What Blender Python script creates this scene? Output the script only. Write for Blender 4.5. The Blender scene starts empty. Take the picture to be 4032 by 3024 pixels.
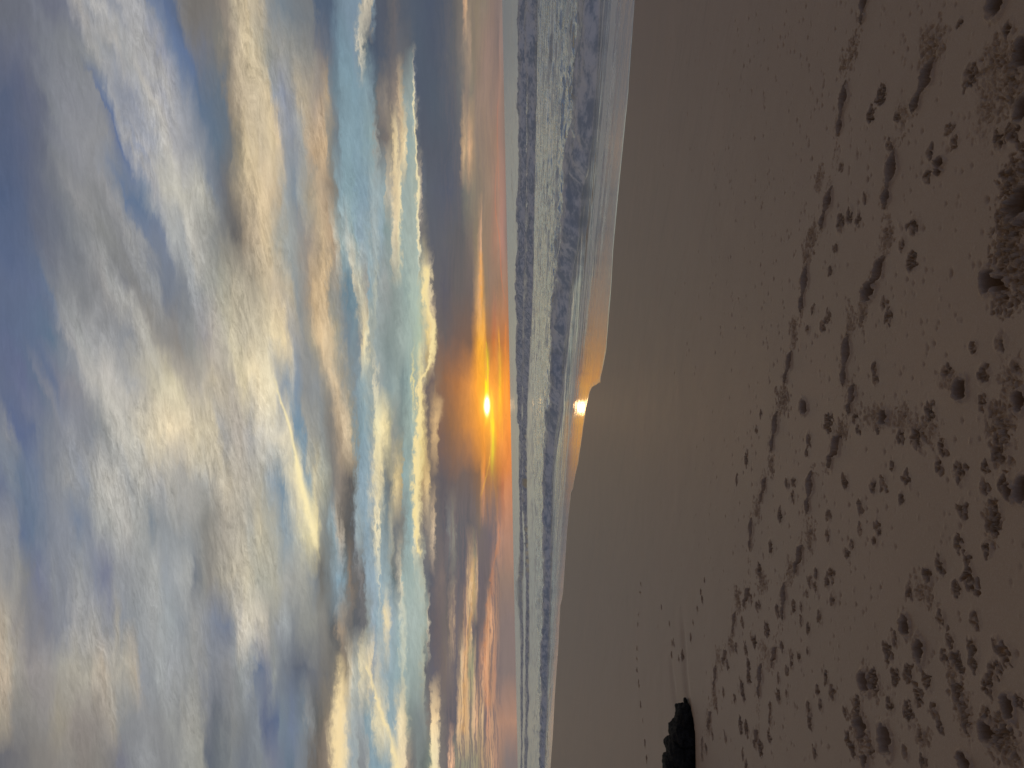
import bpy, math, random
import numpy as np
from mathutils import Matrix, Vector

random.seed(7)
scene = bpy.context.scene
C = scene.collection

# ------------------------------------------------------------------ camera
# The photograph is a portrait frame stored on its side: world "up" points to the
# left of the picture.  x = along the shore to the right, y = out to sea, z = up.
F = 2912.0                      # focal length of the photo in its own pixels
EYE = 2.27                      # eye above the datum (about 1.6 m above the sand)
ROLL = 0.0203
HOR = 2007.2                    # horizon on the optical axis
pitch = (2016 - HOR) / F
fwd = Vector((0, 1, -pitch)).normalized()
down = Vector((-ROLL, 0, -1)); down = (down - fwd * down.dot(fwd)).normalized()
right = (-fwd).cross(down).normalized()
cam = bpy.data.cameras.new("camera")
cam.sensor_fit = 'HORIZONTAL'; cam.sensor_width = 36.0; cam.lens = 26.0
cam.clip_start = 0.05; cam.clip_end = 30000
camo = bpy.data.objects.new("camera", cam); C.objects.link(camo)
M = Matrix.Identity(4)
for i in range(3):
    M[i][0] = down[i]; M[i][1] = right[i]; M[i][2] = -fwd[i]
M[0][3], M[1][3], M[2][3] = 0, 0, EYE
camo.matrix_world = M
scene.camera = camo

# shore frame: q = metres inland of the datum line, t = metres along the shore (to the left / far)
NX, NY = 0.76, 0.65
SLOPE = 0.05
SEA = -0.30
def q_of(x, y): return 13.35 - (NX * x + NY * y)
def t_of(x, y): return -NY * x + NX * y
def ray(X, Y):
    return down * (X - 2016) + right * (1512 - Y) + fwd * F
def on_sand(X, Y):
    d = ray(X, Y)
    # EYE + k dz = SLOPE*(13.35 - NX k dx - NY k dy)
    k = (SLOPE * 13.35 - EYE) / (d.z + SLOPE * (NX * d.x + NY * d.y))
    return d.x * k, d.y * k
def on_sea(X, Y, z=SEA):
    d = ray(X, Y); k = (z - EYE) / d.z
    return d.x * k, d.y * k

def smooth(a, b, x):
    t = np.clip((x - a) / (b - a), 0, 1); return t * t * (3 - 2 * t)

# ------------------------------------------------------------------ numpy noise
def _h(i, j, s):
    n = (i * 374761393 + j * 668265263 + s * 1442695041) & 0xFFFFFFFF
    n = ((n ^ (n >> 13)) * 1274126177) & 0xFFFFFFFF
    n = ((n ^ (n >> 16)) * 2246822519) & 0xFFFFFFFF
    return ((n ^ (n >> 15)) & 0xFFFFFF) / 16777215.0
def vnoise(x, y, s=0):
    xi = np.floor(x).astype(np.int64); yi = np.floor(y).astype(np.int64)
    fx = x - xi; fy = y - yi
    fx = fx * fx * fx * (fx * (fx * 6 - 15) + 10); fy = fy * fy * fy * (fy * (fy * 6 - 15) + 10)
    a = _h(xi, yi, s); b = _h(xi + 1, yi, s); c = _h(xi, yi + 1, s); d = _h(xi + 1, yi + 1, s)
    return (a + (b - a) * fx) * (1 - fy) + (c + (d - c) * fx) * fy
def fbm(x, y, s=0, o=4, g=0.5):
    r = 0; a = 1; n = 0
    for k in range(o):
        r = r + a * vnoise(x, y, s + k * 17); n += a; a *= g
        x, y = x * 1.93 + y * 0.41 + 3.1, y * 1.93 - x * 0.0 + 7.7
    return r / n
def h3(i, j, k, s):
    return _h(i + k * 7919, j - k * 104729, s)
def vnoise3(x, y, z, s=0):
    xi = np.floor(x).astype(np.int64); yi = np.floor(y).astype(np.int64); zi = np.floor(z).astype(np.int64)
    f = [x - xi, y - yi, z - zi]; f = [v * v * (3 - 2 * v) for v in f]
    out = 0
    for a in (0, 1):
        for b in (0, 1):
            for c in (0, 1):
                w = (f[0] if a else 1 - f[0]) * (f[1] if b else 1 - f[1]) * (f[2] if c else 1 - f[2])
                out = out + w * h3(xi + a, yi + b, zi + c, s)
    return out

def grid_object(name, xs, ys, zs, mat, attrs=None, smoothf=True):
    """xs, ys, zs: 2-D arrays (rows, columns)"""
    R, K = xs.shape
    me = bpy.data.meshes.new(name)
    me.vertices.add(R * K)
    co = np.stack([xs, ys, zs], -1).astype(np.float32).reshape(-1)
    me.vertices.foreach_set("co", co)
    idx = np.arange(R * K, dtype=np.int32).reshape(R, K)
    f = np.stack([idx[:-1, :-1], idx[:-1, 1:], idx[1:, 1:], idx[1:, :-1]], -1).reshape(-1, 4)
    n = len(f)
    me.loops.add(n * 4); me.loops.foreach_set("vertex_index", f.reshape(-1))
    me.polygons.add(n)
    me.polygons.foreach_set("loop_start", np.arange(0, n * 4, 4, dtype=np.int32))
    me.polygons.foreach_set("use_smooth", np.ones(n, dtype=bool))
    for k, v in (attrs or {}).items():
        at = me.attributes.new(k, 'FLOAT', 'POINT')
        at.data.foreach_set("value", v.astype(np.float32).reshape(-1))
    me.update(calc_edges=True)
    me.materials.append(mat)
    o = bpy.data.objects.new(name, me); C.objects.link(o)
    return o

# ------------------------------------------------------------------ node expression helper
def lin(h):
    def c(v):
        v /= 255.0
        return v / 12.92 if v <= 0.04045 else ((v + 0.055) / 1.055) ** 2.4
    return (c(int(h[0:2], 16)), c(int(h[2:4], 16)), c(int(h[4:6], 16)), 1.0)

class Tree:
    def __init__(s, nt): s.nt = nt; s.N = nt.nodes; s.L = nt.links
    def put(s, sock, v):
        if isinstance(v, E): s.L.new(v.s, sock)
        elif hasattr(v, 'is_linked'): s.L.new(v, sock)
        else: sock.default_value = v
    def math(s, op, *a, clamp=False):
        n = s.N.new('ShaderNodeMath'); n.operation = op; n.use_clamp = clamp
        for i, v in enumerate(a): s.put(n.inputs[i], v)
        return E(s, n.outputs[0])
    def rng(s, v, a, b, c=0.0, d=1.0, kind='LINEAR'):
        n = s.N.new('ShaderNodeMapRange'); n.interpolation_type = kind; n.clamp = True
        s.put(n.inputs['Value'], v)
        for nm, x in (('From Min', a), ('From Max', b), ('To Min', c), ('To Max', d)): s.put(n.inputs[nm], x)
        return E(s, n.outputs[0])
    def sstep(s, v, a, b): return s.rng(v, a, b, 0.0, 1.0, 'SMOOTHSTEP')
    def xyz(s, x, y, z=0.0):
        n = s.N.new('ShaderNodeCombineXYZ')
        for i, v in enumerate((x, y, z)): s.put(n.inputs[i], v)
        return n.outputs[0]
    def noise(s, vec, scale=1.0, detail=4.0, rough=0.55, dist=0.0, dim='3D', out=0):
        n = s.N.new('ShaderNodeTexNoise'); n.noise_dimensions = dim
        s.L.new(vec, n.inputs['Vector'])
        n.inputs['Scale'].default_value = scale; n.inputs['Detail'].default_value = detail
        n.inputs['Roughness'].default_value = rough; n.inputs['Distortion'].default_value = dist
        return E(s, n.outputs[0]) if out == 0 else n.outputs[1]
    def ramp(s, fac, stops, interp='LINEAR'):
        n = s.N.new('ShaderNodeValToRGB'); r = n.color_ramp; r.interpolation = interp
        while len(stops) > 32: stops.pop(len(stops) // 2)
        for i, (p, c) in enumerate(stops):
            if i == 0: e = r.elements[0]; e.position = p
            elif i == 1: e = r.elements[1]; e.position = p
            else: e = r.elements.new(p)
            e.color = c
        s.put(n.inputs[0], fac)
        return n.outputs[0]
    def mix(s, f, a, b, mode='MIX', clamp=True):
        n = s.N.new('ShaderNodeMix'); n.data_type = 'RGBA'; n.blend_type = mode; n.clamp_factor = clamp
        s.put(n.inputs[0], f); s.put(n.inputs[6], a); s.put(n.inputs[7], b)
        return n.outputs[2]
    def curve(s, v, pts, x0, x1, y0, y1):
        n = s.N.new('ShaderNodeFloatCurve'); m = n.mapping; c = m.curves[0]
        P = [((x - x0) / (x1 - x0), (y - y0) / (y1 - y0)) for x, y in pts]
        P = [(min(max(a, 0), 1), min(max(b, 0), 1)) for a, b in P]
        while len(c.points) < len(P): c.points.new(0.5, 0.5)
        for p, q in zip(c.points, P): p.location = q
        m.extend = 'HORIZONTAL'
        m.update()
        t = s.rng(v, x0, x1)
        s.L.new(t.s, n.inputs['Value'])
        return E(s, n.outputs[0]) * (y1 - y0) + y0
class E:
    def __init__(s, t, sock): s.t = t; s.s = sock
    def __add__(s, o): return s.t.math('ADD', s, o)
    __radd__ = __add__
    def __mul__(s, o): return s.t.math('MULTIPLY', s, o)
    __rmul__ = __mul__
    def __sub__(s, o): return s.t.math('SUBTRACT', s, o)
    def __rsub__(s, o): return s.t.math('SUBTRACT', o, s)
    def __truediv__(s, o): return s.t.math('DIVIDE', s, o)

# ------------------------------------------------------------------ sky
UP = {  # azimuth row -> colour along the elevation (0..2212 runs from the top of the sky to 12 degrees)
45: "0:666a76 180:696d7a 230:737784 300:686c7c 420:6f7383 460:8a8b92 520:a29f9d 600:95979c 650:b0aeac 690:9a9ca2 720:8d919b 760:a3a3a6 880:a9a9ab 930:8f939c 960:72809a 1040:566a8e 1110:546583 1150:7b7a7c 1210:74706c 1330:77726d 1400:8d8276 1450:ab9e86 1530:c8b48e 1560:b9aa8e 1610:bcac8f 1680:8b8d8c 1750:74808a 1930:74787c 1960:4f5f75 2060:4d5e74 2110:677d8e 2212:768ea0",
189: "0:60667a 200:6a6e7e 260:757983 440:7f8288 540:85888c 590:a2a19f 640:95979a 700:adaaa6 750:9c9d9e 820:aaa9a8 900:a6a5a4 960:9a9a9e 1000:8a8fa0 1040:76839a 1100:5d7397 1180:566c92 1220:6c7384 1300:73747a 1390:7a7872 1430:9b8e7c 1490:c4b292 1550:d3bf97 1600:b5aa90 1660:94948c 1740:9a9892 1800:93938e 1920:8c8a84 1960:74747a 2030:5a6678 2080:62788a 2120:7290a0 2212:74909f",
378: "0:4f5c78 180:5a6179 270:666b7b 320:7a7e86 440:868890 600:86888e 615:5c6e92 650:6e7c96 690:9a9ca2 760:8c919e 820:8d92a0 900:a9a9aa 940:bdb8b0 1000:a0a1a8 1040:b0aeac 1080:a5a5a9 1130:9b9ca3 1160:687a94 1260:586d88 1380:62707f 1430:8a7f70 1500:bca98a 1580:c6b493 1660:cdb891 1690:969ba0 1770:8990a0 1840:989898 1890:b8a88c 1960:9c8e80 2020:af9878 2050:7d8488 2110:687e8a 2150:7894a0 2212:7898a6",
567: "0:4c5a78 140:555f7a 280:646978 340:767a82 440:868890 560:8d8e92 680:8b8c90 730:6e7890 760:566a92 790:8a90a0 830:a3a3a6 870:8e94a4 890:a4a4a8 960:9da0a8 1030:bdb9b2 1080:a9a8aa 1130:b8b2ac 1190:a8a7aa 1230:7a8494 1300:76808e 1350:5c7084 1440:6a7076 1500:948870 1540:ceb88e 1600:c8b696 1680:d6c096 1740:dcc298 1765:a2a09e 1830:8c929c 1900:a0a09a 1950:b89c78 2010:cfae82 2035:8f8a7e 2100:6e7a82 2140:7e9ca8",
756: "0:485a7c 140:525e7a 280:62687a 380:73777f 470:8e8e90 600:868789 680:8f8f92 750:7c8492 780:5f7392 850:5a708e 900:7e8a9a 950:a4a4a8 1010:b4b1a8 1100:c2beb0 1180:b4b1a6 1270:b8b5a8 1290:8a8f96 1340:77808c 1400:6a6e76 1460:7c766e 1520:a2937a 1590:d6bd92 1660:dcc298 1710:c0ac8c 1760:9ea09c 1840:7e8c98 1880:a0a29c 1930:9e9480 1980:b8a080 2050:8d7e6c 2090:80807a 2110:84a0aa 2212:809ea6",
945: "0:4f6082 200:57647f 280:656b7c 400:70757f 480:808388 600:8b8c8d 660:838483 760:86878a 830:9a9a9a 900:909296 940:6f7a8e 1000:6f7b92 1040:a0a3a6 1080:a8aaa8 1120:a2a5a6 1190:bcb8ae 1230:b4b1a2 1300:8e8f8c 1380:7c7c7a 1480:666463 1540:8f8270 1600:bda98a 1660:d0b88e 1700:c0ae8c 1750:a0a096 1810:9ea3a0 1900:948a80 1990:c2a880 2050:b69a78 2075:c0b49c 2120:94a8a8 2170:b8bcb2 2212:9cb0ae",
1134: "0:566482 200:5a6887 300:60708a 340:7c8088 430:84868a 520:7e8084 600:868688 680:9a9896 740:a0a09e 790:84858a 860:808080 900:8e8f91 960:929496 1000:6f7888 1150:7c8189 1190:9c9fa2 1250:a6a8a6 1300:aaa69c 1370:9c9a8c 1440:b0a68e 1500:b8ad94 1560:aba08a 1650:c2b190 1730:c8b698 1800:b4a890 1830:8e9494 1900:958e84 1960:b89c74 2030:d0b080 2055:928e82 2110:908f88 2150:5f7f90 2185:708c98 2205:d8caa8",
1323: "0:566484 220:5a6b88 330:5a7088 400:6e7888 440:9a9a9c 520:9fa09e 600:a0a0a0 700:97989a 800:8c8f94 870:aaa7a0 930:b6b2a6 970:9a958c 1050:8b8884 1150:8e8880 1220:92928e 1280:9a9696 1340:b2aaa0 1400:b8b09c 1450:ccc0a0 1520:bcb198 1600:c9bc9e 1700:dac9a2 1760:ead2a0 1800:a8a49c 1890:92928e 1950:a39880 2010:e0bf8c 2050:d4ba90 2100:a29c88 2130:8a9090 2160:728490 2212:7b8d94",
1512: "0:5c6884 150:60698a 240:5e6d86 280:7a7e8c 330:5f6c88 400:7c7e8c 480:8a8a90 540:a6a5a4 600:b8b4ac 680:bdb8b0 760:b5b2ac 820:aaa9a6 900:b4ad9c 980:c6bca0 1080:d2c6a4 1150:b5ab98 1250:b0a89a 1350:bfb298 1440:b5ab9a 1500:d8c8a0 1600:ecd8ac 1680:eedfb8 1725:9ca2a6 1770:8a98a4 1810:b0b2ae 1840:8090a0 1890:8a8c8c 1960:8c9092 2030:9c9484 2090:d2b890 2140:aca08a 2190:8c908c",
1701: "0:7a8290 60:858890 110:56658a 200:5a6888 260:727a8a 380:7e828c 450:92949a 500:878a92 600:868a90 660:90918f 710:b8b5ac 760:c4bfb2 820:bab6aa 900:cabfa6 1000:d8c8a6 1060:ead5ac 1160:d8c8a6 1240:d0c2a2 1350:c6b99c 1390:a3a09a 1470:b8aea0 1560:a6a4a0 1640:c8c2b4 1720:cec6b2 1800:ddd0b0 1830:6f8ca0 1890:708ea2 1920:a09e94 1990:8c908e 2050:7e7a74 2120:b09a7c 2170:dcc29a 2212:a49a80",
1890: "0:646f8a 80:76808e 130:5f7088 220:6a7890 300:7b818d 400:8a8d92 450:9a9b9c 540:8c929c 600:a3a29e 690:bab6ac 740:b0aea8 800:a2a3a2 880:b0ada4 980:a7a6a4 1050:b2ada2 1150:aaa69e 1220:b8afa0 1300:a5a49e 1400:c0b49c 1500:b4ac9c 1560:b6ae9e 1650:aaa698 1720:98a2a8 1760:6f8a9e 1800:c0beae 1850:e8d8ac 1890:f0dfb0 1920:8aa0aa 1960:c8bc98 2010:a8a896 2070:7c7a76 2130:8c8074 2190:5f5c5a",
2079: "0:8a8c92 90:80848e 130:5c6c8a 220:61728a 300:79808e 420:868b96 480:707d92 560:7e8592 620:9a9c9c 700:a6a6a2 780:b2afa8 850:a5a5a0 910:959898 940:7a848e 980:8d9296 1150:94989a 1220:929088 1300:87857f 1400:a49c8e 1500:b8b09e 1560:a9a79c 1620:c2b79a 1700:aaa89a 1780:8a99a2 1860:aeb0a6 1910:d8cc9e 1960:ecd898 1990:98988c 2040:7c8280 2080:90a4aa 2110:b5a894 2140:5f5c58 2212:585a5c",
2268: "0:949290 60:8a8a8c 120:93928f 180:7e7f82 250:6f758c 330:868a92 400:80848e 500:949698 600:7e8494 650:74798f 720:8c8f95 900:9a9c9c 980:a6a7a4 1040:949aa0 1150:a8a9a6 1190:727880 1260:8e8d88 1310:8b8781 1390:a09a8c 1460:b8ae98 1530:c2b89e 1620:a8a799 1700:aeaa98 1800:a0a09a 1880:a6a59a 1940:80868a 1990:6c6a65 2080:7c8c94 2110:82a0b0 2145:6d7a7e 2170:8a7866 2212:5f5f5f",
2457: "0:b0a08c 60:aaa08e 130:98928c 190:807f84 300:7b7d88 420:888b93 450:9c9c9e 580:a2a09c 680:8f9196 730:a19c92 770:888d95 860:8f9396 960:9fa1a1 1060:9aa0a2 1120:8a9096 1200:9a9a98 1250:86898a 1310:9c968c 1350:7a8292 1420:70798c 1470:8a8e94 1520:c8bfae 1570:d4cab4 1640:b8b0a2 1670:959590 1720:8f9294 1790:a2a7a8 1840:868a8c 1920:8f8f88 2030:84827c 2090:5e6062 2120:a08c74 2160:7a7570 2212:5c6064",
2646: "0:c0ab92 60:b5a48c 110:a09a8e 190:908a88 280:9a9592 380:a09c92 450:a8a294 550:a49e90 650:b8aa96 720:aaa498 800:a8a294 850:b5a894 890:8e9298 960:929699 1000:a1a4a4 1060:9c9fa2 1120:aaaaa6 1180:8e9090 1250:949492 1310:80848c 1420:88898c 1520:909494 1565:969a9c 1590:606e88 1650:72798a 1690:929694 1740:7a8088 1870:5a6272 1960:6f7278 2040:74706a 2140:6d675f 2170:c8b896 2212:d8cdb2",
2835: "0:a09582 80:9a9082 110:85827e 250:8a8682 360:989080 480:8e8680 600:8c857f 720:a0988c 770:858789 900:8e8f91 1000:868788 1090:969794 1130:8a8b8a 1190:a09e96 1260:97968f 1310:7a7d84 1350:646a74 1430:848686 1520:787c80 1610:808790 1660:596480 1720:586886 1750:6f7e8c 1830:6a7890 1900:74808a 1930:8a8c8c 1965:60605e 2040:8a7c68 2100:ead09a 2140:f0d8a2 2170:b0b0a4 2212:a8b0ac",
2979: "0:68686e 130:727072 220:7e7a76 340:86807a 430:8a857f 520:837c76 620:86817b 700:7a787a 760:757681 830:83858a 920:929496 1000:838486 1110:8a8b8b 1170:9a9a94 1260:98978e 1300:5f6672 1370:6a7076 1440:7c8082 1530:707680 1620:80868a 1690:74798a 1770:6a7688 1800:5f7082 1850:78808a 1910:74787c 1940:6c645c 2040:87786a 2080:d4bc8e 2110:f0d8a0 2140:e8d4a4 2170:b4b4a8 2200:90a0a8",
}
LO = {  # the same from 12 degrees down to the horizon
20: "0:70889c 60:7a90a0 90:aaa596 140:cfc2a8 200:b8ae98 225:7a8c98 270:505868 400:505665 480:5c5e66 560:686468 640:555b68 800:4c586a 1050:465268 1200:4c5566 1330:5a5d66 1420:6a6662 1500:776e66 1540:d09a62 1560:dba566 1585:8a7864 1700:87765f 1800:8b7a66 1900:887062 2000:846e66 2050:8a756c",
189: "0:728aa0 40:84949c 75:d8ccb0 110:a8a698 150:5f6c74 200:465468 300:475468 420:535a68 520:67656a 640:64656b 760:5c6068 860:4a586a 1100:4a5467 1250:545a68 1380:636468 1480:7a7068 1560:94816c 1600:a98a6c 1640:85765f 1740:8d7862 1850:957666 1950:8a7064 2010:7c6a64 2030:987668 2060:90766c",
378: "0:7896a4 180:7e98a2 240:728894 290:5f7078 340:7a7470 430:8c8074 480:766e6a 580:8e7e70 620:c0a27a 660:b8a480 690:8e9c98 800:94a49e 820:d0c8ae 840:6a7280 870:4a5568 1150:4c5868 1350:585c68 1480:6c6c6c 1550:8c7868 1620:857a68 1720:947864 1850:977a66 1960:8e7262 2030:9c745f 2075:8a7062",
567: "0:7a98a6 100:7e9aa4 240:88a0a2 280:989890 320:6c6a6a 400:786e68 480:958770 520:d8bc84 560:e8cc8e 600:a89a80 640:d0b480 700:f0d290 735:90a8a4 840:a4b0a0 855:c0b494 880:646a72 930:525866 1300:525866 1460:62636a 1490:b08c60 1520:d0a468 1560:a88a66 1600:dca05c 1650:b08a5c 1700:8e7a66 1850:94785f 1990:9a745a 2005:9e765c 2030:9a7260 2090:8a7062",
756: "0:7e9cac 150:7e9aa8 230:94a6aa 380:90a4a6 410:c0b69c 470:b0aa98 540:d8c090 600:e6cb92 630:f0d89a 655:98aaa4 740:96a69f 860:a0ae9f 880:c4b89a 910:b8a68c 940:646a74 1000:585e6a 1300:52586a 1480:606068 1530:70706a 1640:857a66 1750:8b7862 1880:987a60 1985:a0745a 2005:a4785c 2040:a8745c 2110:8c7064",
945: "0:84a0a8 80:8ea4b0 180:90a4a8 230:a4b0ae 330:8aa2ac 440:7e9494 510:8c9e9a 540:d8c69c 600:dcc698 640:f0dca0 680:9aaca4 860:a6b4a6 880:f0e4c0 900:747070 960:76726c 1040:5c5e68 1200:5f6068 1500:625f60 1640:7a6a5f 1700:8c7858 1740:c08a58 1755:e8a25c 1775:94785a 1900:957458 1985:a8704e 2010:a87a5a 2060:b4735a 2120:8a7064",
1134: "0:a8a898 50:d0c8a8 110:aaa898 150:a09c92 190:86a2ac 240:94a4a4 290:b0b4a4 330:98a2a0 420:9aa09c 540:88948f 640:94a49e 700:8fa39c 760:a4b6a8 860:aabcac 920:b8b894 960:ecd898 1000:f4dc98 1045:d8c296 1080:6a6666 1240:5c5a64 1400:66605f 1640:6e605a 1700:b8884e 1750:f0a850 1780:8f7858 1900:94735a 2050:98704f 2080:a47656 2130:a07050",
1323: "0:6e7e88 60:8a8f90 110:e4cf9e 180:f0dfae 230:a8a898 300:98a4a2 440:84918f 560:8b9894 640:9eaba4 760:a2b1a8 900:aebca6 980:c0bc9c 1030:f0d48e 1080:ecd0a0 1130:6e6664 1250:68605f 1450:745f56 1620:7a5f50 1680:b47c44 1740:f0a840 1800:f8b444 1830:aa7440 1900:a87348 1960:c07040 1985:c47c46 2030:b87848 2090:c07844 2150:b4764a",
1512: "0:7c909c 120:90a4a8 240:a0aaa4 270:d8d0b4 310:a0a8a4 450:8a9a9a 560:92a09c 650:7a8a8a 740:92a6a2 800:a8b4a4 820:e8d898 850:98a89e 890:c8c09c 930:f4dc9c 960:b8a688 1020:6e6462 1100:70625f 1140:846c5c 1250:8a6650 1450:a87048 1600:d0884a 1720:f8a03c 1820:fcb030 1840:fff020 1870:ffe828 1890:fca040 2000:fca444 2035:f8c838 2060:f09834 2110:fca03c 2160:f08c3c",
1701: "0:78909a 130:88a0a8 240:a0a8a0 290:ece0b0 400:f4e0a8 460:c4b890 540:94948a 640:84908c 740:98a8a0 840:a4b4a8 880:d8cc98 930:f0d894 1000:a08c70 1030:746860 1090:c0a078 1130:d0ae80 1170:7a6258 1300:85644f 1450:a0704c 1600:c88448 1800:f49c3c 1890:f8a43c 1910:f8d840 1930:fff430 1960:f4b83c 2000:f89c3c 2070:f09848 2150:fc9440",
1890: "0:94a0a0 50:88a0ae 180:8ca2ac 230:b4b8b0 280:d8cca8 350:dccca0 410:788080 460:6c7274 520:a09880 570:dcc48e 640:c0ac80 670:92a8a6 800:98a8a0 830:ecd890 880:f4dc98 940:b0956c 1000:dcbc84 1050:746a64 1200:625c60 1400:6e625f 1600:74625a 1740:8c684c 1770:c48448 1800:e8944c 1830:a87448 1950:b07c4c 2000:a07048 2080:b87048 2110:d08450 2170:cc8050",
2079: "0:808c94 60:94a2a4 150:86a0ae 230:98a4a4 280:e0d4ac 300:f0dfae 330:8c9c9c 430:7a8a8e 510:a8a490 560:74787a 680:7e7c76 760:8ca8a8 820:a0b4ac 840:f8e4a8 900:b0a484 950:706c6e 1040:9c8c78 1090:d8b88c 1130:706a68 1250:605e66 1310:7c7c7c 1370:8c8678 1420:666468 1600:646064 1740:76685f 1900:70646a 1980:8a6c62 2005:b87a58 2030:b47858 2060:b07858 2200:b07654",
2268: "0:7e7a78 40:827e7c 80:6c6a6a 130:8498a4 220:8aa2b0 300:98acb4 320:d0d0bc 345:8ea6b0 450:92a8ac 500:7a8c90 540:5f6c6e 580:8c8c84 640:d0c4a4 670:96aca6 800:9cb0a8 900:a8b4a4 950:b4b49c 980:6a6c72 1050:5e5e68 1220:7c6c66 1300:625f64 1370:76706c 1430:68646a 1540:5e5c66 1600:dca860 1640:e0b068 1670:a8a074 1700:e0ac68 1720:6a6068 1880:70625f 1930:a87050 2000:947460",
2457: "0:5c5e66 80:6e6e70 140:90948c 240:96a6b0 270:8aa4b0 360:9cb0b4 420:e8d4a4 460:d8ccac 500:98acb4 600:96acac 660:c8ccb4 720:a4b4ac 900:a4b4aa 1000:a0ac9c 1020:c0b498 1050:605e66 1150:6c6062 1300:706660 1380:c49c6c 1410:6c646a 1500:7c6a5f 1560:d89858 1600:c8a468 1635:f0bc70 1650:5f5c64 1800:746460 1860:e09c58 1900:d89050 1960:a87854 2050:84706a 2200:86706a",
2646: "0:b0b4a8 60:b4b4a4 100:e0d0a4 170:c8bc9c 230:ecd4a0 270:9ca4a8 340:b4b4a8 380:98a8ac 500:8ca4ac 620:8aa4a8 680:bcc0a8 720:94a8a4 900:98a69c 960:a8a890 990:646468 1100:64606a 1250:78685f 1340:7e7068 1410:64606a 1470:b09468 1500:e4b878 1560:dca468 1600:94906c 1660:9c946c 1680:d0a868 1700:5c5864 1760:c08050 1830:e49c58 1880:a87c54 1960:b87850 1990:84706a 2200:84706a",
2835: "0:a0a8a8 120:98a2a4 190:7894a0 260:98a8a8 320:e4d4a4 400:dccca0 440:d8d0b0 480:86a0a8 560:90a6ac 640:ecd49c 680:dcc898 730:a0a490 780:7c8884 900:7a8484 980:848a84 1050:7c7068 1080:f4cc84 1150:ecc480 1190:7c7068 1300:605c64 1400:646068 1450:d8a868 1600:d0a060 1620:90885f 1660:dca86c 1700:e0a060 1730:987858 1780:d8a868 1800:645c64 1850:d08450 1920:b88458 2030:ac7858",
3004: "0:a8aca4 40:84888a 110:868a8e 170:a4a8a4 210:7c98a6 420:84a0ac 480:a8b0a8 520:d4c8a0 600:f0d8a0 700:e8cc98 740:9c8a74 820:747472 880:7c8480 960:68706e 1040:7a8478 1090:f0dc9c 1160:ecd49c 1200:7c746c 1290:706868 1340:f0ac6c 1365:e8a868 1390:8e8a70 1600:928c70 1720:9a8c68 1760:a8885c 1830:b48c5c 1870:98805f 1910:d89c60 1950:b4805f 2030:94745f 2120:80706c 2200:80706c",
}
SUN_XY = (1917.0, 1597.0)
sd = ray(*SUN_XY).normalized()
sun_el = math.asin(sd.z); sun_az = math.atan2(sd.x, sd.y)

world = bpy.data.worlds.new("World"); scene.world = world; world.use_nodes = True
nt = world.node_tree; nt.nodes.clear(); T = Tree(nt)
geo = nt.nodes.new('ShaderNodeTexCoord')
sep = nt.nodes.new('ShaderNodeSeparateXYZ'); nt.links.new(geo.outputs['Generated'], sep.inputs[0])
dx, dy, dz = (E(T, sep.outputs[i]) for i in range(3))
yy = T.math('MAXIMUM', dy, 0.12)
u0 = T.math('MINIMUM', T.math('MAXIMUM', dx / yy, -1.2), 1.2); v0 = T.math('MINIMUM', T.math('MAXIMUM', dz / yy, -0.3), 1.6)
# tangent-of-angle sky coordinates: SX grows towards the horizon, SY towards the left
SX = (HOR - F * ROLL * u0) - F * v0
SY = (1512.0 + F * ROLL * v0) - F * u0
# wind-drawn warps
wv = T.xyz(SX / 110.0, SY / 420.0)
w1c = T.noise(wv, 1.0, 5.0, 0.62, 0.0, '2D', out=1)
ws = nt.nodes.new('ShaderNodeSeparateColor'); nt.links.new(w1c, ws.inputs[0])
wa = E(T, ws.outputs[0]) - 0.5; wb = E(T, ws.outputs[1]) - 0.5; wc = E(T, ws.outputs[2]) - 0.5
low = T.sstep(SX, 1250.0, 1700.0)
ampX = 95.0 - 70.0 * low
ampY = 260.0 - 60.0 * low
X1 = SX + wa * ampX
Y1 = SY + wb * ampY
# fine wisps
fv = T.xyz((SX + wa * 60.0) / 26.0, (SY - SX * 0.25 + wb * 120.0) / 150.0)
fine = T.noise(fv, 1.0, 6.0, 0.66, 0.3, '2D') - 0.5
pv = T.xyz(SX / 20.0, SY / 42.0)
puff = T.noise(pv, 1.0, 5.0, 0.6, 0.2, '2D') - 0.5
X1 = X1 + fine * (32.0 - 22.0 * low) + puff * (36.0 * T.sstep(SX, 1200.0, 1420.0) * T.rng(SX, 1900.0, 1740.0))
slant = T.rng(SX, 560.0, 900.0, 0.45, 0.12) * T.rng(SY, 1500.0, 2150.0, 1.0, 0.1)

def build_rows(rows, lo, hi, skew):
    out = None; prev = None
    for Yr in sorted(rows):
        st = [(int(p.split(':')[0]) / 2212.0, lin(p.split(':')[1])) for p in rows[Yr].split()]
        xr = X1 + slant * (Yr - Y1) if skew else X1
        c = T.ramp((xr - lo) / (hi - lo), st)
        if out is None: out = c
        else: out = T.mix(T.rng(Y1, float(prev), float(Yr)), out, c)
        prev = Yr
    return out
upc = build_rows(UP, 0.0, 1400.0, True)
loc = build_rows(LO, 1400.0, 2020.0, False)
col = T.mix(T.sstep(X1, 1385.0, 1415.0), upc, loc)
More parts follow.
